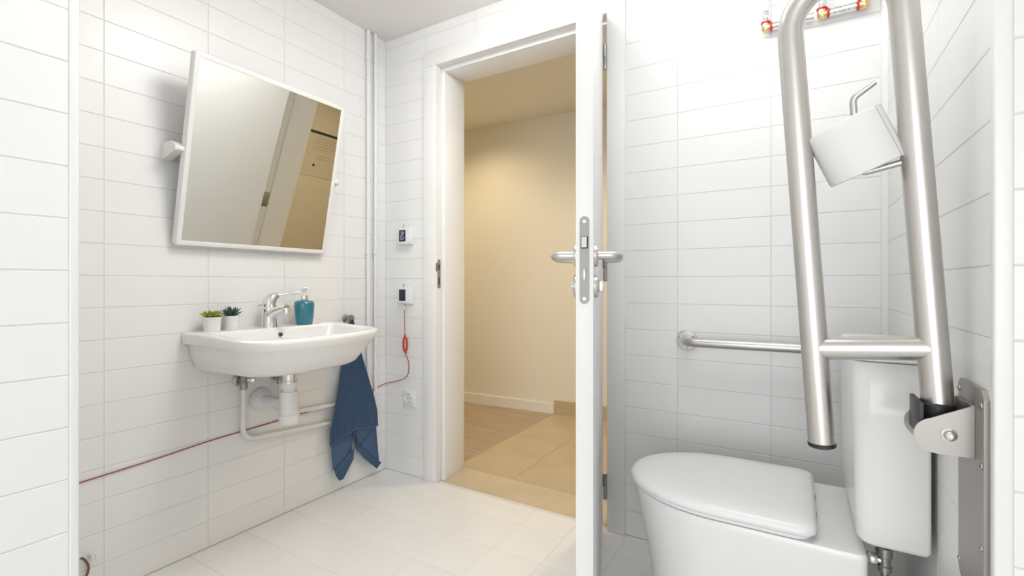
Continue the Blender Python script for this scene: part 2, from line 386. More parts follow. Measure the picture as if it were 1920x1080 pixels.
for side in (0, 1):
    y0, sg = ((TH, 1), (0, -1))[side]
    b = NB(); lathe(b, (HX, y0 + sg * .0, HZ2), (0, sg, 0), [(.0265, 0), (.0265, .006), (.0245, .0085), (.012, .009)], 36); rs = dobj('rose', b, M['brushed'])
    b = NB(); 
    p = fillet([(HX, y0 + sg * .004, HZ2), (HX, y0 + sg * .056, HZ2), (HX - .118, y0 + sg * .058, HZ2 - .002), (HX - .122, y0 + sg * .022, HZ2 - .003)], [.020, .016], 9)
    tube(b, p, .0098, 18); dobj('handle', b, M['brushed'])
    zc = .966
    b = NB(); lathe(b, (HX, y0, zc), (0, sg, 0), [(.0265, 0), (.0265, .006), (.0245, .0085), (.01, .009)], 36); r2 = dobj('turn_rose', b, M['brushed'])
    b = NB()
    if side: box(b, (HX - .004, -.022, zc - .014), (HX + .004, -.008, zc + .014), .003)
    else: lathe(b, (HX, y0 + .0085, zc), (0, 1, 0), [(.011, 0), (.010, .006), (.003, .008)], 20)
    dobj('turn_knob', b, M['brushed'], r2)
for z in (1.86, 1.03, .175):
    b = NB(); c = Vector((-.6545, YB - .018, z))
    lathe(b, c - Vector((0, 0, .05)), (0, 0, 1), [(.004, 0), (.0072, .002), (.0072, .048), (.0066, .049), (.0066, .051), (.0072, .052), (.0072, .098), (.004, .10)], 18)
    box(b, (HP.x - .002, HP.y - .002, z + .002), (-.6545, YB - .018, z + .05))
    obj('hinge', b, M['chrome_dark'], dr)
    b = NB(); box(b, (OX1 - .003, YB - .010, z - .048), (OX1 + .0005, YB + .030, z + .048), .001); obj('hinge_plate', b, M['chrome_dark'], fr)

# ------------------------------------------------------------------ mirror
MC = Vector((-1.766, 1.114, 1.422)); MT = .208; MW, MH = .609, .653
up = Vector((math.sin(MT), 0, math.cos(MT))); nrm = Vector((math.cos(MT), 0, -math.sin(MT))); rt = Vector((0, 1, 0))
MM = Matrix(((rt.x, up.x, nrm.x, MC.x), (rt.y, up.y, nrm.y, MC.y), (rt.z, up.z, nrm.z, MC.z), (0, 0, 0, 1)))
mi = empty('tilting_mirror', (XL, MC.y, 1.1), 'square tilting mirror in a white metal frame on the tiled wall', 'mirror')
def mobj(name, b, m, **k):
    bmesh.ops.transform(b, matrix=MM, verts=b.verts); return obj(name, b, m, mi, **k)
def rrect(hx, hy, r, z, n=6):
    out = []
    for cx, cy, a0 in ((hx - r, hy - r, 0), (-hx + r, hy - r, PI / 2), (-hx + r, -hy + r, PI), (hx - r, -hy + r, 1.5 * PI)):
        out += [(cx + r * math.cos(a0 + PI / 2 * k / n), cy + r * math.sin(a0 + PI / 2 * k / n), z) for k in range(n + 1)]
    return out
hx, hy = MW / 2, MH / 2
b = NB(); loft(b, [rrect(hx - .019, hy - .019, .002, -.004), rrect(hx - .019, hy - .019, .002, -.001), rrect(hx - .012, hy - .012, .005, .001), rrect(hx - .004, hy - .004, .008, 0), rrect(hx, hy, .010, -.005), rrect(hx, hy, .010, -.024), rrect(hx - .004, hy - .004, .008, -.028), rrect(hx - .03, hy - .03, .003, -.028)], True, False, True)
mobj('frame', b, M['steel_frame'])
b = NB(); box(b, (-hx + .0185, -hy + .0185, -.012), (hx - .0185, hy - .0185, -.0030)); mobj('mirror_glass', b, M['mirror'], smooth=0)
for sg in (-1, 1):
    yy = MC.y + sg * (hx + .012); zz = 1.425
    b = NB(); xw = XL
    prism(b, [(xw, yy - .014, zz + .026), (xw + .062, yy - .014, zz + .026), (xw + .095, yy - .014, zz + .006), (xw + .095, yy - .014, zz - .008), (xw, yy - .014, zz - .032)], (0, .028 if sg < 0 else .028, 0))
    k = obj('wall_bracket', b, M['steel_frame'], mi, smooth=20)
    b = NB(); lathe(b, (MC.x - .012, yy - sg * .004, 1.424), (0, -sg, 0), [(.006, -.014), (.009, -.012), (.009, .012), (.004, .014)], 18); obj('pivot_knob', b, M['steel_frame'], mi)

# ------------------------------------------------------------------ washbasin
YC = 1.135
def ring(xb, xf, hwb, hwf, rb, rf, bulge, z, na=7, ns=9, yc=YC):
    c = [Vector((xb, yc - hwb, z)), Vector((xf, yc - hwf, z)), Vector((xf, yc + hwf, z)), Vector((xb, yc + hwb, z))]
    rr = [rb, rf, rf, rb]; out = []
    for i in range(4):
        a, p, q = c[i - 1], c[i], c[(i + 1) % 4]
        d1 = (a - p).normalized(); d2 = (q - p).normalized(); ang = d1.angle(d2); r = rr[i]
        L = r / math.tan(ang / 2); ctr = p + (d1 + d2).normalized() * (r / math.sin(ang / 2))
        p0, p1 = p + d1 * L - ctr, p + d2 * L - ctr
        qn = p0.rotation_difference(p1); ax, th = qn.to_axis_angle()
        arc = [ctr + Quaternion(ax, th * k / na) @ p0 for k in range(na + 1)]
        if out:
            s = out[-1]; out += [s.lerp(arc[0], k / ns) for k in range(1, ns)]
        out += arc
    s = out[-1]; out += [s.lerp(out[0], k / ns) for k in range(1, ns)]
    for v in out:
        t = max(0, (v.x - xb) / (xf - xb)); u = (v.y - yc) / max(hwf, .01)
        v.x += bulge * t * t * max(0, 1 - u * u)
    return out
wbn = empty('washbasin', (XL, YC, .655), 'white ceramic washbasin hung on the left tiled wall', 'washbasin')
X0 = XL + .001
HWB = .290
b = NB()
rings = [ring(X0, XL + .30, .200, .190, .01, .07, .03, .652), ring(X0, XL + .325, .225, .205, .01, .085, .035, .655),
         ring(X0, XL + .345, .250, .222, .01, .09, .04, .668), ring(X0, XL + .372, .264, .252, .01, .09, .045, .715),
         ring(X0, XL + .388, .270, .272, .01, .09, .045, .750), ring(X0, XL + .3905, .275, .2765, .01, .088, .045, .7555), ring(X0, XL + .392, HWB - .001, .2775, .008, .085, .045, .7605),
         ring(X0, XL + .3985, HWB + .003, .287, .008, .08, .045, .786), ring(X0, XL + .398, HWB + .002, .288, .008, .078, .045, .795),
         ring(X0, XL + .392, HWB - .004, .284, .008, .074, .045, .800), ring(X0 + .003, XL + .382, HWB - .013, .276, .008, .07, .045, .8012),
         ring(XL + .116, XL + .370, .258, .262, .03, .07, .045, .8005), ring(XL + .120, XL + .362, .251, .254, .03, .07, .045, .7955), ring(XL + .1225, XL + .358, .247, .250, .03, .07, .045, .787),
         ring(XL + .130, XL + .345, .235, .236, .04, .08, .04, .755), ring(XL + .145, XL + .315, .20, .20, .05, .08, .03, .705),
         ring(XL + .165, XL + .26, .12, .12, .04, .045, .02, .688), ring(XL + .185, XL + .205, .02, .02, .009, .009, .0, .684)]
for r in rings:       # the rim drops slightly towards the front
    for v in r:
        if v.z > .74: v.z -= .013 * min(1, (v.z - .74) / .04) * max(0, (v.x - XL - .11) / .30)
loft(b, rings, True, True, True)
obj('basin', b, M['ceramic'], wbn, smooth=50)
b = NB(); lathe(b, (XL + .126, YC + .003, .772), (1, 0, 0.15), [(.0085, -.004), (.0085, .003), (.0120, .0055), (.0140, .003), (.0140, -.006)], 24); ov = obj('overflow_ring', b, M['chrome'], wbn)
b = NB(); lathe(b, (XL + .1265, YC + .003, .772), (1, 0, 0.15), [(.0074, 0), (.0074, .0012)], 20); obj('overflow_hole', b, M['dark'], ov)
b = NB(); lathe(b, (XL + .195, YC, .684), (0, 0, 1), [(.032, 0), (.032, .003), (.026, .005), (.01, .007)], 28); obj('drain', b, M['chrome'], wbn)

# bottle trap below
TX, TY = XL + .19, YC - .003
bt = empty('bottle_trap', (TX, TY, .42), 'white plastic bottle trap with chrome tailpiece under the washbasin', 'trap')
b = NB(); lathe(b, (TX, TY, .653), (0, 0, -1), [(.030, 0), (.030, .004), (.027, .006), (.027, .050), (.029, .052), (.029, .060), (.026, .062)], 28); obj('tailpiece', b, M['chrome'], bt, 'chrome ribbed tailpiece')
b = NB(); lathe(b, (TX, TY, .595), (0, 0, -1), [(.026, 0), (.029, .002), (.029, .024), (.025, .028), (.025, .034), (.032, .036), (.032, .050), (.034, .053), (.034, .120), (.037, .123), (.037, .148), (.033, .157), (.015, .160), (.001, .160)], 32); obj('cup', b, M['plastic'], bt)
PZ = .505
b = NB(); lathe(b, (TX - .026, TY, PZ + .002), (-1, 0, 0), [(.026, 0), (.026, .022), (.019, .026), (.019, .170)], 24); obj('outlet_pipe', b, M['trap'], bt)
b = NB(); lathe(b, (XL + .001, TY, PZ + .002), (1, 0, 0), [(.046, 0), (.046, .004), (.041, .011), (.030, .022), (.022, .030), (.019, .031)], 32); obj('wall_flange', b, M['trap'], bt, 'pale bluish plastic wall rosette')

# tap
fa = empty('mixer_tap', (XL + .066, YC - .008, .80), 'chrome lever mixer tap on the washbasin deck', 'tap')
fxx, fyy, fz = XL + .066, YC - .006, .8005
b = NB(); lathe(b, (fxx, fyy, fz), (0, 0, 1), [(.0300, 0), (.0300, .004), (.0285, .007), (.0275, .03), (.0270, .062), (.0275, .075), (.026, .080)], 32); obj('body', b, M['chrome'], fa)
b = NB(); p = smoothpath([(fxx + .004, fyy, fz + .045), (fxx + .040, fyy + .004, fz + .062), (fxx + .075, fyy + .008, fz + .074), (fxx + .098, fyy + .010, fz + .076)], 5)
tube(b, p, [.0250 - .0095 * i / (len(p) - 1) for i in range(len(p))], 20, flat=.85); spt = obj('spout', b, M['chrome'], fa)
b = NB(); lathe(b, (fxx + .096, fyy + .010, fz + .079), (.12, 0, -1), [(.005, 0), (.0135, .003), (.0145, .016), (.0125, .026), (.010, .027)], 24); obj('aerator', b, M['chrome'], spt)
b = NB(); p = smoothpath([(fxx - .002, fyy, fz + .078), (fxx, fyy, fz + .098), (fxx + .006, fyy + .012, fz + .116), (fxx + .014, fyy + .032, fz + .127)], 6)
tube(b, p, [.0245, .0252, .0255, .0255, .0254, .0252, .0248, .0243, .0237, .0229, .0220, .0208, .0195, .018, .0162, .0143, .0123, .010, .0075][:len(p)], 24); obj('lever_hub', b, M['chrome'], fa)
b = NB(); p = smoothpath([(fxx + .010, fyy + .024, fz + .122), (fxx + .020, fyy + .055, fz + .130), (fxx + .028, fyy + .090, fz + .131), (fxx + .033, fyy + .110, fz + .138), (fxx + .037, fyy + .126, fz + .151), (fxx + .040, fyy + .138, fz + .155)], 5)
tube(b, p, [.0065 + .003 * max(0, (i / (len(p) - 1) - .6)) for i in range(len(p))], 16, flat=.6); obj('lever', b, M['chrome'], fa)
b = NB(); lathe(b, (fxx - .012, fyy - .019, fz + .087), (-.2, -1, 0), [(.002, 0), (.002, .010), (.0035, .011), (.003, .016)], 12); obj('set_pin', b, M['chrome_dark'], fa)

# soap dispenser
sx, sy, sz = XL + .085, 1.272, .8005
so = empty('soap_dispenser', (sx, sy, sz), 'teal glass soap dispenser with chrome pump on the washbasin', 'soap dispenser')
b = NB(); prof = [(.028, 0), (.031, .001), (.0335, .006), (.0365, .030), (.0395, .062), (.0408, .078), (.0400, .088), (.0370, .096), (.030, .1005), (.020, .1025), (.014, .1035), (.014, .107)]
lathe(b, (sx, sy, sz), (0, 0, 1), prof, 40); obj('bottle', b, M['teal'], so)
b = NB(); lathe(b, (sx, sy, sz + .105), (0, 0, 1), [(.0155, 0), (.0155, .016), (.0135, .018), (.0075, .0185), (.006, .021), (.006, .032)], 24); obj('collar', b, M['chrome'], so)
b = NB(); lathe(b, (sx, sy, sz + .134), (0, 0, 1), [(.006, 0), (.0075, .006), (.0105, .014), (.009, .0165), (.002, .017)], 20)
tube(b, smoothpath([(sx, sy, sz + .146), (sx + .012, sy - .004, sz + .147), (sx + .026, sy - .008, sz + .144)], 4), .0038, 10); obj('pump_head', b, M['chrome'], so)

# potted succulents
def succulent(x, y, z, r, h, m, n1, spread, lf, lab):
    t = empty('potted_succulent', (x, y, z), lab, 'plant', 'potted succulents on the washbasin')
    b = NB(); lathe(b, (x, y, z), (0, 0, 1), [(r * .80, 0), (r * .84, .001), (r * .98, h - .001), (r, h), (r * .93, h), (r * .90, h - .006), (.001, h - .006)], 32); obj('pot', b, M['ceramic'], t)
    b = NB(); lathe(b, (x, y, z + h - .006), (0, 0, 1), [(r * .90, 0), (r * .6, .002), (.001, .003)], 24); obj('soil', b, M['soil'], t)
    for tier, (n, el, L) in enumerate(n1):
        for k in range(n):
            az = 2 * PI * (k + .5 * (tier % 2)) / n + random.uniform(-.1, .1); e = math.radians(el + random.uniform(-5, 5)); L2 = L * random.uniform(.92, 1.08)
            d = Vector((math.cos(az) * math.cos(e), math.sin(az) * math.cos(e), math.sin(e))); side = Vector((-math.sin(az), math.cos(az), 0)); nu = d.cross(side)
            p0 = Vector((x, y, z + h - .003)) + Vector((math.cos(az), math.sin(az), 0)) * r * .12
            rg = []
            for s, wd in ((0, .35), (.3, .85), (.55, 1.0), (.8, .7), (1.0, .06)):
                c = p0 + d * (L2 * s) + Vector((0, 0, 1)) * (spread * L2 * s * s)
                ww = lf * wd
                rg.append([c + side * (ww * math.cos(a)) + nu * (ww * .38 * math.sin(a)) for a in [2 * PI * q / 6 for q in range(6)]])
            b = NB(); loft(b, rg); obj('leaf', b, m, t)
succulent(XL + .062, .916, .8005, .0305, .052, M['green'], [(9, 16, .039), (8, 34, .034), (6, 56, .028), (3, 78, .022)], .12, .0085, 'lime green succulent in white pot, left one of the two on the basin')
succulent(XL + .050, .990, .8005, .0275, .052, M['green_dark'], [(9, 24, .038), (8, 44, .040), (6, 62, .038), (3, 80, .034)], .05, .0068, 'dark blue green spiky succulent in white pot, nearer the tap')

# towel hook and towel
hk = empty('towel_hook', (XL, 1.556, .79), 'small chrome conical hook on the tiles behind the washbasin', 'hook')
b = NB(); lathe(b, (XL, 1.552, .806), (1, 0, 0), [(.017, 0), (.017, .004), (.010, .008), (.009, .018), (.0135, .028), (.0185, .042), (.0175, .046), (.002, .047)], 24); obj('peg', b, M['chrome_dark'], hk)
tw = empty('hand_towel', (XL + .03, 1.58, .05), 'navy blue ribbed towel hanging from the hook beside the washbasin', 'towel')
def interp(pts, t):
    t = max(0, min(1, t)) * (len(pts) - 1); i = min(int(t), len(pts) - 2); f = t - i
    return [pts[i][k] * (1 - f) + pts[i + 1][k] * f for k in range(len(pts[0]))]
def sheet(name, left, right, nu, nv, xf, m, th=.003, crv=None, **k):
    bm = NB(); g = []
    for j in range(nv + 1):
        v = j / nv; l = interp(left, v); r = interp(right, v); row = []
        for i in range(nu + 1):
            u = i / nu; y = l[0] + (r[0] - l[0]) * u; z = l[1] + (r[1] - l[1]) * u
            if crv: z += crv(u, v)
            row.append(Vector((xf(u, v, y, z), y, z)))
        g.append(row)
    lay = []
    for off in (0, -th):
        lay.append([[bm.verts.new(p + Vector((off, 0, 0))) for p in row] for row in g])
    for a, lay1 in enumerate(lay):
        for j in range(nv):
            for i in range(nu): bm.faces.new((lay1[j][i], lay1[j][i + 1], lay1[j + 1][i + 1], lay1[j + 1][i]))
    for j in range(nv):
        for i in (0, nu): bm.faces.new((lay[0][j][i], lay[0][j + 1][i], lay[1][j + 1][i], lay[1][j][i]))
    for i in range(nu):
        for j in (0, nv): bm.faces.new((lay[0][j][i], lay[0][j][i + 1], lay[1][j][i + 1], lay[1][j][i]))
    return obj(name, bm, m, tw, smooth=60, **k)
Lf = [(1.545, .80), (1.520, .69), (1.497, .575), (1.478, .47), (1.456, .375), (1.436, .300), (1.432, .236)]
Rf = [(1.566, .80), (1.598, .69), (1.628, .595), (1.661, .50), (1.690, .415), (1.712, .335), (1.716, .262)]
def fx_front(u, v, y, z):
    amp = .004 + .004 * v
    return XL + .040 + .012 * math.sin(PI * u) + .010 * math.sin(2.3 * PI * u + .7) * v + amp * .62 * math.sin(u * 2 * PI * 15)
hemc = lambda u, v: (.022 * math.sin(PI * min(1, u * 1.15)) * max(0, v - .6) / .4)
sheet('front_layer', Lf, Rf, 120, 40, fx_front, M['towel'], .004, hemc)
b = NB(); p = []
for i in range(41):
    u = i / 40; y = Lf[-1][0] + (Rf[-1][0] - Lf[-1][0]) * u; z = Lf[-1][1] + (Rf[-1][1] - Lf[-1][1]) * u + hemc(u, 1); p.append((fx_front(u, 1, y, z) - .001, y, z))
tube(b, p, .0042, 8); obj('hem', b, M['towel_hem'], tw)
XB = XL + .026
sheet('back_layer', [(1.452, .30), (1.455, .235), (1.459, .17), (1.463, .115)], [(1.572, .30), (1.572, .235), (1.570, .185), (1.566, .150)], 16, 14, lambda u, v, y, z: XB + .008 * math.sin(PI * u) + .004 * v, M['towel_back'], .004)
sheet('tail_fold', [(1.463, .118), (1.472, .085), (1.490, .058)], [(1.569, .185), (1.566, .135), (1.508, .062)], 14, 12, lambda u, v, y, z: XB + .014 + .004 * u, M['towel'], .005)
sheet('back_layer', [(1.572, .30), (1.577, .24), (1.588, .205)], [(1.716, .30), (1.728, .18), (1.742, .060)], 18, 14, lambda u, v, y, z: XB + .004 + .010 * math.sin(PI * u), M['towel_back'], .004)
sheet('tail_fold', [(1.577, .212), (1.583, .185), (1.597, .162), (1.640, .113), (1.715, .040)], [(1.589, .206), (1.622, .172), (1.660, .137), (1.700, .099), (1.742, .062)], 10, 16, lambda u, v, y, z: XB + .016 + .003 * u, M['towel'], .005)
b = NB()
prism(b, [(XB + .012, 1.580, .262), (XB + .014, 1.690, .268), (XB + .022, 1.660, .240), (XB + .020, 1.590, .195)], (.004, 0, 0)); obj('fold_flap', b, M['towel'], tw)

# ------------------------------------------------------------------ supply valves and white water pipes
def valve(y, z, lab, sgn):
    t = empty('angle_valve', (XL, y, z), lab, 'valve', 'angle valves under the washbasin')
    b = NB(); lathe(b, (XL, y, z), (1, 0, 0), [(.026, 0), (.026, .003), (.018, .008), (.010, .009), (.010, .045), (.001, .046)], 24)
    lathe(b, (XL + .034, y, z), (0, 0, -1), [(.010, -.016), (.012, -.012), (.012, .012), (.0135, .014), (.0135, .034), (.010, .036)], 18); obj('valve_body', b, M['chrome_dark'], t)
    b = NB(); lathe(b, (XL + .034, y, z), (.5, .85 * sgn, 0), [(.006, .008), (.006, .018), (.013, .020), (.015, .024), (.015, .036), (.010, .040), (.001, .041)], 18); obj('knob', b, M['chrome'], t)
valve(1.046, .600, 'chrome angle valve under the left edge of the washbasin', 1)
valve(1.196, .596, 'chrome angle valve half hidden behind the bottle trap', 1)
xp = XL + .034
def pipe(name, pts, r, rad, lab, m=M['plastic'], cat='pipe'):
    t = empty(name, pts[0], lab, cat)
    b = NB(); tube(b, fillet(pts, rad, 8), r, 16); obj('tube', b, m, t); return t
pw = XL + .014
P1 = pipe('water_pipe', [(xp, 1.046, .567), (xp - .006, 1.046, .375), (pw + .002, 1.12, .358), (pw, 1.45, .332), (pw, 1.684, .318), (pw, 1.684, ZC - .002)], .0095, [.05, .03, .05, .03], 'lower white water pipe, left valve to the riser nearer the mirror')
P2 = pipe('water_pipe', [(xp, 1.196, .563), (xp - .006, 1.196, .445), (pw + .002, 1.25, .425), (pw, 1.38, .416), (pw, 1.731, .396), (pw, 1.731, ZC - .002)], .0095, [.04, .03, .05, .03], 'upper white water pipe, right valve to the riser nearest the corner')
for P in (P1, P2): P['group'] = 'white water pipes below the washbasin'
for P, y, zs in ((P1, 1.684, (1.13, 2.10)), (P2, 1.731, (1.13, 2.10))):
    for z in zs:
        b = NB(); lathe(b, (pw, y, z - .008), (0, 0, 1), [(.0096, 0), (.0125, .0005), (.0125, .0155), (.0096, .016)], 18); box(b, (XL + .0, y - .008, z - .008), (pw, y + .008, z + .008), .001); obj('pipe_clip', b, M['plastic'], P)

# ------------------------------------------------------------------ emergency call boxes, cord, socket
def callbox(z, lab):
    t = empty('call_box', (-1.712, YB, z - .045), lab, 'call button', 'call boxes on the back wall')
    b = NB(); box(b, (-1.757, YB - .022, z - .045), (-1.667, YB, z + .045), .004, 3); obj('back_box', b, M['plastic'], t)
    b = NB(); box(b, (-1.752, YB - .030, z - .040), (-1.672, YB - .021, z + .040), .003, 3); obj('cover', b, M['plastic'], t)
    b = NB(); box(b, (-1.741, YB - .0312, z - .029), (-1.698, YB - .029, z + .029), .001); obj('sign', b, M['sign'], t, 'navy sign face')
    b = NB(); lathe(b, (-1.713, YB - .026, z + .039), (0, 0, 1), [(.0022, 0), (.0022, .012), (.003, .013), (.003, .017), (.001, .018)], 10); obj('top_stud', b, M['chrome_dark'], t)
    return t
c1 = callbox(1.213, 'white call box with white mark on navy sign, upper one beside the doorway')
b = NB(); yy = YB - .0318
def bar2(bm, x0, z0, x1, z1, w_):
    d = Vector((x1 - x0, 0, z1 - z0)).normalized(); s = Vector((-d.z, 0, d.x)) * w_ / 2
    prism(bm, [Vector((x0, yy, z0)) + s, Vector((x1, yy, z1)) + s, Vector((x1, yy, z1)) - s, Vector((x0, yy, z0)) - s], (0, .0008, 0))
zz = 1.213
bar2(b, -1.730, zz + .018, -1.708, zz + .018, .005); bar2(b, -1.709, zz + .017, -1.731, zz - .010, .008); bar2(b, -1.731, zz - .017, -1.712, zz - .017, .006)
bar2(b, -1.712, zz - .017, -1.708, zz - .004, .006); bar2(b, -1.727, zz + .006, -1.719, zz + .010, .006)
obj('symbol', b, M['sign_mark'], c1, 'pale zigzag symbol')
c2 = callbox(.913, 'white call box with plain navy sign above the red pull ring')
pc_ = empty('pull_cord', (-1.716, YB - .02, .868), 'red alarm pull cord with red ring, run along the wall and back wall', 'cord')
b = NB(); xa, ya = -1.719, YB - .014
tube(b, [(xa, ya, .870), (xa, ya, .80), (xa + .002, ya, .708)], .0014, 8); obj('upper_cord', b, M['cord'], pc_)
b = NB(); lathe(b, (xa, ya, .838), (0, 0, 1), [(.002, 0), (.005, .003), (.005, .020), (.002, .023)], 12); obj('breakaway_bead', b, M['plastic'], pc_, 'white breakaway bead')
b = NB(); lathe(b, (xa + .002, ya, .700), (0, 0, 1), [(.002, 0), (.0045, .003), (.0035, .014), (.0015, .016)], 12)
tube(b, [(xa + .004 + .0125 * math.cos(a), ya, .664 + .036 * math.sin(a)) for a in [2 * PI * k / 32 for k in range(32)]], .0048, 10, closed=True); 
lathe(b, (xa + .007, ya, .614), (0, 0, 1), [(.002, 0), (.0055, .004), (.0045, .014), (.002, .018)], 12); obj('pull_ring', b, M['red'], pc_, 'bright red plastic ring')
b = NB(); yk = YB - .005
tube(b, smoothpath([(xa + .008, ya, .612), (xa + .018, yk, .575), (xa + .020, yk, .535), (xa + .010, yk, .505), (xa - .018, yk, .484), (-1.80, yk, .463), (-1.857, yk - .001, .449), (XL + .004, 1.79, .444), (XL + .004, 1.66, .421), (XL + .004, 1.45, .409), (XL + .004, 1.26, .403), (XL + .004, 1.08, .397), (XL + .004, .933, .392), (XL + .004, .76, .380), (XL + .004, .568, .371), (XL + .004, .40, .366)], 5), .0019, 8)
obj('long_cord', b, M['cord'], pc_)
for x, y, z, hor in ((xa + .019, YB, .503, 1), (XL, .933, .398, 0)):
    b = NB(); 
    if hor: lathe(b, (x, YB, z), (0, -1, 0), [(.006, 0), (.006, .004), (.003, .008), (.001, .009)], 12)
    else: lathe(b, (XL, y, z), (1, 0, 0), [(.004, 0), (.004, .003), (.001, .006)], 12)
    obj('cord_clip', b, M['plastic'], pc_)
b = NB(); 
ps = empty('wall_socket', (-1.694, YB, .352), 'white earthed wall socket low on the back wall beside the door frame', 'socket')
zc = .392
b = NB(); box(b, (-1.736, YB - .010, zc - .041), (-1.654, YB, zc + .041), .003, 3); obj('plate', b, M['plastic'], ps)
b = NB(); lathe(b, (-1.695, YB - .0100, zc), (0, -1, 0), [(.030, 0), (.030, .004), (.0215, .0045), (.0205, .0012), (.001, .0012)], 32); obj('insert', b, M['plastic'], ps)
for dx in (-.0095, .0095):
    b = NB(); lathe(b, (-1.695 + dx, YB - .0110, zc), (0, -1, 0), [(.0028, 0), (.0028, .0006)], 12); obj('pin_hole', b, M['dark'], ps)
for q in (-1, 1):
    b = NB(); box(b, (-1.698, YB - .0135, zc + q * .0185 - .002), (-1.692, YB - .010, zc + q * .0185 + .002)); obj('earth_clip', b, M['chrome_dark'], ps)
# hook with brown cord low on the left wall
lh = empty('cord_hook', (XL, .585, .13), 'small white wall hook holding a brown cord low by the left pier', 'hook')
b = NB(); lathe(b, (XL, .592, .140), (1, 0, 0), [(.008, 0), (.008, .004), (.004, .006), (.004, .020), (.001, .021)], 14)
tube(b, smoothpath([(XL + .018, .592, .148), (XL + .020, .600, .142), (XL + .018, .598, .130), (XL + .014, .590, .127)], 4), .0022, 8); obj('hook_arm', b, M['plastic'], lh)
bc = empty('brown_cord', (XL + .01, .57, .06), 'short brown cord curling down beside the left pier', 'cord')
b = NB(); tube(b, smoothpath([(XL + .012, .566, .146), (XL + .010, .577, .132), (XL + .010, .585, .108), (XL + .010, .579, .082), (XL + .010, .562, .065), (XL + .010, .53, .045), (XL + .010, .47, .03)], 5), .0032, 10); obj('cord', b, M['cord_brown'], bc)
b = NB(); lathe(b, (XL, .564, .150), (1, 0, 0), [(.006, 0), (.006, .010), (.003, .013), (.001, .0135)], 12); obj('cord_clip', b, M['plastic'], bc)

# ------------------------------------------------------------------ toilet
TYC = 1.372
to = empty('toilet', (-.10, TYC, 0), 'white close coupled toilet with closed lid along the back wall', 'toilet')
def dring(xf, xc, xr, hw, rr, z, n=24, ns=8, hwr=None, pw_=2.0, yc=TYC):
    """D shaped outline: superellipse nose at xf, straight sides to xr with corner radius rr"""
    hwr = hwr or hw; out = []
    for k in range(n + 1):
        a = -PI / 2 + PI * k / n; c, s = math.cos(a), math.sin(a)
        out.append(Vector((xc - (xc - xf) * abs(c) ** (2 / pw_), yc + hw * (1 if s > 0 else -1) * abs(s) ** (2 / pw_), z)))
    e = Vector((xr - rr, yc + hwr, z)); s = out[-1]; out += [s.lerp(e, k / ns) for k in range(1, ns)]
    out += [Vector((xr - rr + rr * math.sin(PI / 2 * k / 5), yc + hwr - rr + rr * math.cos(PI / 2 * k / 5), z)) for k in range(6)]
    a = out[-1]; e = Vector((xr, yc - hwr + rr, z)); out += [a.lerp(e, k / ns) for k in range(1, ns)]
    out += [Vector((xr - rr + rr * math.cos(PI / 2 * k / 5), yc - hwr + rr - rr * math.sin(PI / 2 * k / 5), z)) for k in range(6)]
    a = out[-1]; e = out[0]; out += [a.lerp(e, k / ns) for k in range(1, ns)]
    return out
b = NB()
loft(b, [dring(-.335, -.17, .112, .150, .015, 0, hwr=.182), dring(-.342, -.17, .114, .152, .015, .02, hwr=.184), dring(-.350, -.17, .115, .155, .015, .12, hwr=.185),
         dring(-.358, -.17, .116, .160, .015, .20, hwr=.186), dring(-.372, -.17, .117, .170, .015, .28, hwr=.187), dring(-.388, -.17, .118, .182, .015, .35, hwr=.188),
         dring(-.400, -.17, .118, .188, .015, .405, hwr=.188), dring(-.402, -.17, .118, .189, .015, .418, hwr=.188), dring(-.398, -.17, .115, .186, .013, .4245, hwr=.185), dring(-.385, -.17, .10, .17, .01, .426, hwr=.17)])
obj('pan', b, M['ceramic'], to, smooth=50)
b = NB()
loft(b, [dring(-.400, -.16, .020, .183, .03, .4262, pw_=2.1), dring(-.401, -.16, .021, .184, .03, .428, pw_=2.1), dring(-.401, -.16, .021, .184, .03, .4335, pw_=2.1), dring(-.398, -.16, .018, .18, .03, .4352, pw_=2.1)])
obj('seat', b, M['seat'], to, smooth=50)
b = NB()
loft(b, [dring(-.405, -.16, .026, .187, .03, .4358, pw_=2.1), dring(-.412, -.16, .031, .191, .032, .438, pw_=2.1), dring(-.413, -.16, .032, .192, .032, .446, pw_=2.1), dring(-.408, -.16, .029, .188, .03, .454, pw_=2.1), dring(-.392, -.16, .022, .175, .028, .4595, pw_=2.1),
         dring(-.33, -.16, .0, .125, .02, .4635, pw_=2.1), dring(-.22, -.16, -.08, .04, .01, .465, pw_=2.1)])
obj('lid', b, M['seat'], to, smooth=60)
for yy2 in (TYC - .055, TYC + .055):
    b = NB(); lathe(b, (.0292, yy2 - .009, .4345), (0, 1, 0), [(.002, 0), (.0058, .001), (.0058, .017), (.002, .018)], 16); obj('lid_hinge', b, M['chrome_dark'], to, 'chrome hinge')
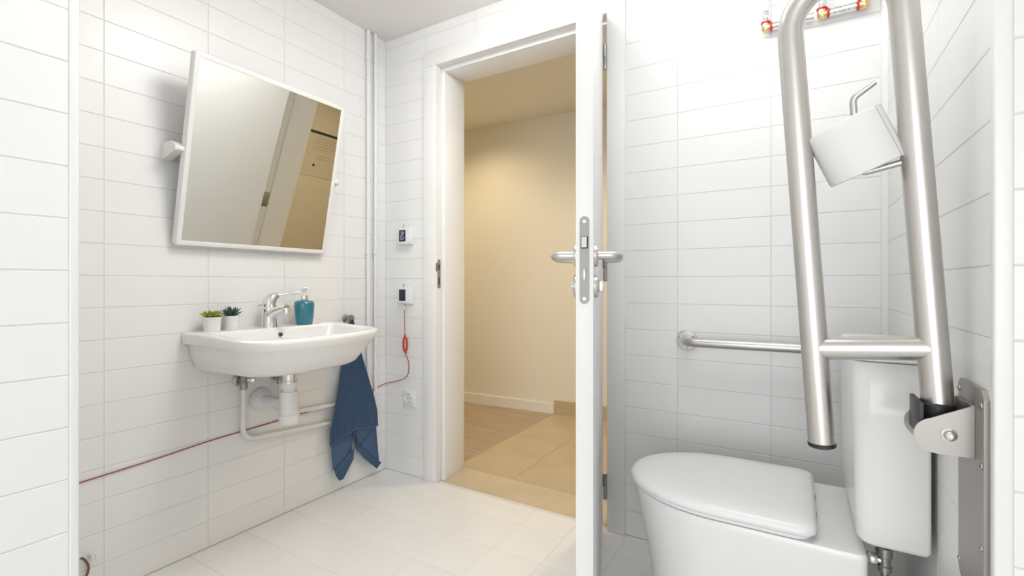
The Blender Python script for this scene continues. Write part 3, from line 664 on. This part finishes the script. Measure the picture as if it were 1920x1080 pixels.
# cistern
CX0, CX1, CY0, CY1 = .094, .2155, 1.187, 1.562
def cring(x0, x1, y0, y1, rf, rb, z, n=8):
    out = []
    for cx, cy, a0, r in ((x1, y1, 0, rb), (x0, y1, PI / 2, rf), (x0, y0, PI, rf), (x1, y0, 1.5 * PI, rb)):
        sx_ = cx - r if cx == x1 else cx + r; sy_ = cy - r if cy == y1 else cy + r
        out += [Vector((sx_ + r * math.cos(a0 + PI / 2 * k / n), sy_ + r * math.sin(a0 + PI / 2 * k / n), z)) for k in range(n + 1)]
    return out
ci = to
b = NB()
loft(b, [cring(CX0 + .035, CX1 - .01, CY0 + .02, CY1 - .02, .02, .01, .4435), cring(CX0 + .014, CX1 - .003, CY0 + .006, CY1 - .006, .024, .008, .4475), cring(CX0 + .006, CX1, CY0 + .001, CY1 - .001, .026, .008, .456), cring(CX0 + .004, CX1, CY0, CY1, .028, .008, .50), cring(CX0, CX1, CY0, CY1, .03, .008, .70), cring(CX0, CX1, CY0, CY1, .03, .008, .812), cring(CX0 + .003, CX1 - .002, CY0 + .002, CY1 - .002, .028, .008, .8145)])
obj('cistern', b, M['ceramic'], to, smooth=50)
b = NB()
loft(b, [cring(CX0 + .001, CX1, CY0, CY1, .03, .008, .8165), cring(CX0 - .003, CX1 + .001, CY0 - .004, CY1 + .004, .032, .008, .819), cring(CX0 - .003, CX1 + .001, CY0 - .004, CY1 + .004, .032, .008, .832), cring(CX0 + .002, CX1 - .002, CY0 + .002, CY1 - .002, .03, .008, .838), cring(CX0 + .03, CX1 - .02, CY0 + .05, CY1 - .05, .02, .008, .842)])
obj('cistern_lid', b, M['ceramic'], to, smooth=50)
b = NB(); lathe(b, (.145, TYC, .841), (0, 0, 1), [(.024, 0), (.024, .004), (.020, .008), (.001, .009)], 28); obj('flush_button', b, M['chrome'], to, 'round chrome flush button')
sv = empty('toilet_supply', (.19, 1.26, .42), 'chrome valve and grey pipe tucked under the cistern beside the pan', 'valve')
b = NB(); lathe(b, (.152, 1.255, .372), (0, 0, 1), [(.008, 0), (.012, .002), (.012, .012), (.010, .014), (.010, .030), (.013, .032), (.013, .050), (.009, .052), (.009, .076)], 18)
lathe(b, (.152, 1.255, .394), (0, 1, 0), [(.009, 0), (.009, .030), (.012, .031), (.012, .045), (.008, .046)], 16); obj('valve_body', b, M['chrome_dark'], sv)
b = NB(); lathe(b, (.146, 1.255, .394), (-1, 0, 0), [(.007, 0), (.007, .006), (.011, .007), (.0125, .010), (.0125, .021), (.010, .024), (.001, .025)], 16); obj('valve_knob', b, M['chrome'], sv)
b = NB(); tube(b, fillet([(.152, 1.255, .374), (.152, 1.257, .26), (.172, 1.262, .12), (.175, 1.265, .0)], .08, 5), .007, 12); obj('hose', b, M['chrome_dark'], sv)
b = NB(); tube(b, fillet([(.105, 1.375, .20), (.170, 1.375, .20), (.170, 1.375, 0)], .05, 8), .05, 20); obj('waste_pipe', b, mat('grey_pipe', (.30, .30, .29), .5), to)

# ------------------------------------------------------------------ wall grab rail
gr = empty('grab_rail', (-.35, YB, .766), 'straight stainless grab rail on the back wall above the toilet', 'grab rail')
yr = YB - .075; zr = .770
for x in (-.349, .165):
    b = NB(); lathe(b, (x, YB, zr - .003), (0, -1, 0), [(.0365, 0), (.0365, .008), (.034, .0105), (.018, .011)], 36); fg = obj('flange', b, M['brushed'], gr)
    for a in (.6, 2.7, 4.8):
        b = NB(); lathe(b, (x + .026 * math.cos(a), YB - .0105, zr - .003 + .026 * math.sin(a)), (0, -1, 0), [(.004, 0), (.0035, .0015), (.001, .002)], 10)
        obj('screw', b, M['chrome_dark'], fg)
b = NB(); tube(b, fillet([(-.349, YB - .008, zr - .003), (-.346, yr, zr - .002), (.163, yr, zr + .001), (.165, YB - .008, zr)], .040, 10), .0165, 22); obj('bar', b, M['brushed'], gr)

# ------------------------------------------------------------------ folded up grab bar with roll holder
YG = .985; RT = .0205
gb = empty('folding_grab_bar', (XR, YG, .50), 'stainless fold up grab bar raised beside the cistern on the right wall', 'grab bar')
d = Vector((-.0655, 0, .998)).normalized(); p = Vector((d.z, 0, -d.x)) * .1575
L0 = Vector((.033, YG, .694)); Lt = L0 + d * (1.412 - .694) / d.z
R0 = Vector((.1900, YG, .760)); Rt = Lt + p
C = Lt + p / 2
path = [L0] + [L0.lerp(Lt, k / 6) for k in range(1, 6)] + [C - p / 2 * math.cos(PI * k / 24) + d * (p.length / 2) * math.sin(PI * k / 24) for k in range(25)]
Rb = Rt - d * (Rt.z - .765) / d.z
path += [Rt.lerp(Rb, k / 6) for k in range(1, 7)]
b = NB(); tube(b, path, RT, 28); obj('bar', b, M['brushed'], gb)
b = NB(); lathe(b, L0 + d * .004, -d, [(RT + .0006, 0), (RT + .0006, .006), (RT - .003, .0085), (.001, .009)], 28); obj('end_cap', b, M['black'], gb, 'black plastic end cap')
ca = L0 + d * (.860 - .694); cb = ca + p
b = NB(); tube(b, [ca, ca.lerp(cb, .5), cb], .0195, 26); obj('cross_bar', b, M['brushed'], gb)
# wall plate
b = NB(); y0, y1 = .905, 1.030; z0, z1 = .500, .822
pl = [(0, y0 + .012, z1), (0, y1 - .010, z1), (0, y1, z1 - .008), (0, y1, z0 + .022), (0, y1 - .024, z0), (0, y0 + .024, z0), (0, y0, z0 + .022), (0, y0, z1 - .012)]
prism(b, [(XR - .0065, q[1], q[2]) for q in pl], (.0065, 0, 0)); obj('wall_plate', b, M['plate'], gb, smooth=20)
for yy3, z in ((y0 + .010, z1 - .022), (y1 - .008, z1 - .016), (y0 + .010, .715), (y0 + .010, .60), (y1 - .008, .535), (y0 + .010, .54)):
    b = NB(); lathe(b, (XR - .006, yy3, z), (-1, 0, 0), [(.0048, 0), (.0044, .002), (.002, .003), (.001, .0022)], 14); obj('screw', b, M['chrome_dark'], gb)
# bracket cheeks
def cheek(yp, dx, dz=0):
    o = [(.2185, .794), (.2185, .717)]
    arc = [(.170 + dx + .0265 * math.cos(a), .7435 + .0265 * math.sin(a)) for a in [1.5 * PI - (PI * 1.0) * k / 12 * .92 for k in range(13)]]
    o += arc
    b = NB(); prism(b, [(x, yp, z + dz) for x, z in o], (0, .0035, 0)); return b
obj('bracket_cheek', cheek(.9435, .006), M['plate'], gb, smooth=25)
obj('bracket_cheek', cheek(1.0225, .006), M['plate'], gb, smooth=25)
b = NB(); box(b, (.2147, .9472, .7175), (.2184, 1.0223, .7935)); obj('bracket_web', b, M['plate'], gb)
b = NB(); lathe(b, (.190, .9435, .7475), (0, -1, 0), [(.0095, 0), (.0095, .003), (.0075, .004), (.0075, .008), (.0065, .012), (.0035, .0145), (.001, .015)], 20); obj('pivot_bolt', b, M['chrome'], gb)
b = NB(); lathe(b, (.190, .95, .7475), (0, 1, 0), [(.006, 0), (.006, .072)], 16); obj('pivot_pin', b, M['chrome_dark'], gb)
b = NB(); qd = Rb
loft(b, [[Vector((qd.x + d.x * h + (x if i else x), qd.y + y, .735 + h)) for i, (x, y) in enumerate(pts)] for h, pts in [(hh, [(r_ * math.cos(2 * PI * k / 28), r_ * math.sin(2 * PI * k / 28)) for k in range(28)]) for hh, r_ in ((0, .020), (.002, .023), (.050, .0235), (.052, .0215))]])
box(b, (qd.x - .030, .949, .738), (qd.x - .0235, 1.021, .790), .001); box(b, (qd.x - .028, .949, .738), (qd.x + .022, .9535, .785), .001) if False else None
obj('pivot_sleeve', b, M['black'], gb, 'black plastic pivot sleeve')
# roll holder wire
b = NB(); tube(b, fillet([(.150, YG, 1.169), (.085, YG, 1.155), (.0765, YG, 1.283), (.106, YG - .002, 1.304)], [.010, .014], 7), .0053, 14); obj('roll_holder', b, M['brushed'], gb)
# toilet roll
ax = Vector((-math.sin(math.radians(24)), -math.sin(math.radians(8.5)), math.cos(math.radians(24)))).normalized(); rc = Vector((.0785, YG + .010, 1.2025))
tr = empty('toilet_roll', rc - Vector((0, 0, .06)), 'white toilet paper roll tilted on the holder of the fold up bar', 'toilet roll')
b = NB(); R_, H_ = .0550, .092
lathe(b, rc - ax * H_ / 2, ax, [(.021, 0), (R_ - .004, 0), (R_ - .001, .0015), (R_, .004), (R_, H_ - .004), (R_ - .001, H_ - .0015), (R_ - .004, H_), (.021, H_)], 48)
bmesh.ops.delete(b, geom=[f for f in b.faces if len(f.verts) > 4], context='FACES')
obj('paper', b, M['paper'], tr, smooth=35)
b = NB(); u_, v_ = frame_for(ax)
loft(b, [[rc - ax * H_ / 2 + ax * h + (u_ * math.cos(2 * PI * k / 32) + v_ * math.sin(2 * PI * k / 32)) * r for k in range(32)] for r, h in ((.021, .0), (.0195, 0), (.0195, H_), (.021, H_))], True, False, False); obj('core', b, M['card'], tr, 'brown cardboard core', smooth=35)
b = NB(); g = []
for j in range(8):       # loose end of paper hanging slightly off the roll
    a = 4.15 + .62 * j / 7; rr = R_ + .0006 + .004 * (j / 7) ** 2
    g.append([rc + (u_ * math.cos(a) + v_ * math.sin(a)) * rr + ax * (H_ * (t - .5) * .995) for t in (0, .25, .5, .75, 1)])
loft(b, g, False, False, False); obj('loose_end', b, M['paper'], tr)

# ------------------------------------------------------------------ press-fit water pipes above the toilet, corner pipe
FY = YB - .026; FZ = 1.817
pp = empty('press_fit_pipes', (-.095, YB, FZ), 'white water pipes with brass elbows and red rings above the grab bar', 'pipe')
def elbow(x, z=FZ, right=True, left=False):
    b = NB(); lathe(b, (x, FY, z), (0, 0, 1), [(.001, -.0145), (.009, -.012), (.0125, -.006), (.013, .010), (.012, .016)], 20)
    if right: lathe(b, (x, FY, z), (1, 0, 0), [(.0125, 0), (.0125, .010), (.0115, .017)], 20)
    if left: lathe(b, (x, FY, z), (-1, 0, 0), [(.0125, 0), (.0125, .010), (.0115, .017)], 20)
    obj('elbow', b, M['brass'], pp, 'brass elbow')
    for dv in ([(0, 0, 1)] + ([(1, 0, 0)] if right else []) + ([(-1, 0, 0)] if left else [])):
        dv = Vector(dv); o = Vector((x, FY, z))
        b = NB(); lathe(b, o + dv * .012, dv, [(.0115, 0), (.0150, .001), (.0150, .006), (.0115, .007)], 22); obj('ring', b, M['red'], pp, 'red plastic ring')
        b = NB(); lathe(b, o + dv * .019, dv, [(.0105, 0), (.0118, .001), (.0118, .008), (.0110, .009), (.0110, .012), (.0118, .013), (.0118, .021), (.0110, .022), (.0110, .025), (.0118, .026), (.0112, .034)], 22); obj('press_sleeve', b, M['chrome'], pp, 'chrome press sleeve')
elbow(-.096); elbow(.060, right=True, left=False); elbow(.168, FZ + .0, right=False, left=True)
def straight(a, c):
    b = NB(); tube(b, [a, Vector(a).lerp(Vector(c), .5), c], .0100, 18); obj('tube', b, M['plastic'], pp)
straight((-.096, FY, FZ + .03), (-.096, FY, ZC - .002)); straight((-.07, FY, FZ), (.010, FY, FZ)); straight((.060, FY, FZ + .03), (.060, FY, ZC - .002))
straight((.090, FY, FZ), (.14, FY, FZ)); straight((.168, FY, FZ + .03), (.168, FY, ZC - .002))
tube_b = NB(); lathe(tube_b, (.010, FY, FZ), (1, 0, 0), [(.0105, 0), (.0118, .001), (.0118, .028), (.0105, .029)], 20); obj('press_sleeve', tube_b, M['chrome'], pp, 'chrome press sleeve')
b = NB(); rr = .0175
prism(b, [(XR + .001, YB + .001, .0)] + [(XR + .001 - rr * math.cos(PI / 2 * k / 8), YB + .001 - rr * math.sin(PI / 2 * k / 8), .0) for k in range(9)], (0, 0, ZC))
obj('trim_4', b, M['trim'], None, 'white rounded strip down the inner corner behind the cistern', 'trim', None, 'structure')

# ------------------------------------------------------------------ ceiling drum lamp and added fill panel (outside the frame)
x, y = LAMPS[0]
t = empty('ceiling_lamp', (x, y, ZC), 'round opal drum lamp on the ceiling near the washbasin', 'lamp')
b = NB(); lathe(b, (x, y, ZC), (0, 0, -1), [(.150, 0), (.152, .002), (.152, .018), (.146, .020)], 40); obj('mount', b, M['plastic'], t)
b = NB(); lathe(b, (x, y, ZC - .019), (0, 0, -1), [(.208, 0), (.210, .005), (.210, .048), (.200, .060), (.001, .062)], 40)
obj('diffuser', b, mat('opal_glass_lit', (.9, .9, .9), .5, emit=(LAMP_GLOW[0][1], LAMP_GLOW[0][0])), t)
x, y = LAMPS[1]  # glowing panel added to brighten the corner between door and toilet
t = empty('ceiling_fill_panel', (x, y, ZC), 'unseen square panel added on the ceiling to light the toilet corner', 'lamp')
b = NB(); loft(b, [[(x + q * h, y + r * h, z) for q, r in ((1, 1), (-1, 1), (-1, -1), (1, -1))] for h, z in ((.245, ZC), (.260, ZC), (.260, ZC - .012), (.245, ZC - .014), (.243, ZC - .008))], True, False, False); obj('frame', b, M['plastic'], t, smooth=20)
b = NB(); box(b, (x - .2435, y - .2435, ZC - .009), (x + .2435, y + .2435, ZC - .002)); obj('diffuser', b, mat('fill_panel_glow', (.9, .9, .9), .5, emit=(LAMP_GLOW[1][1], LAMP_GLOW[1][0])), t, smooth=0)
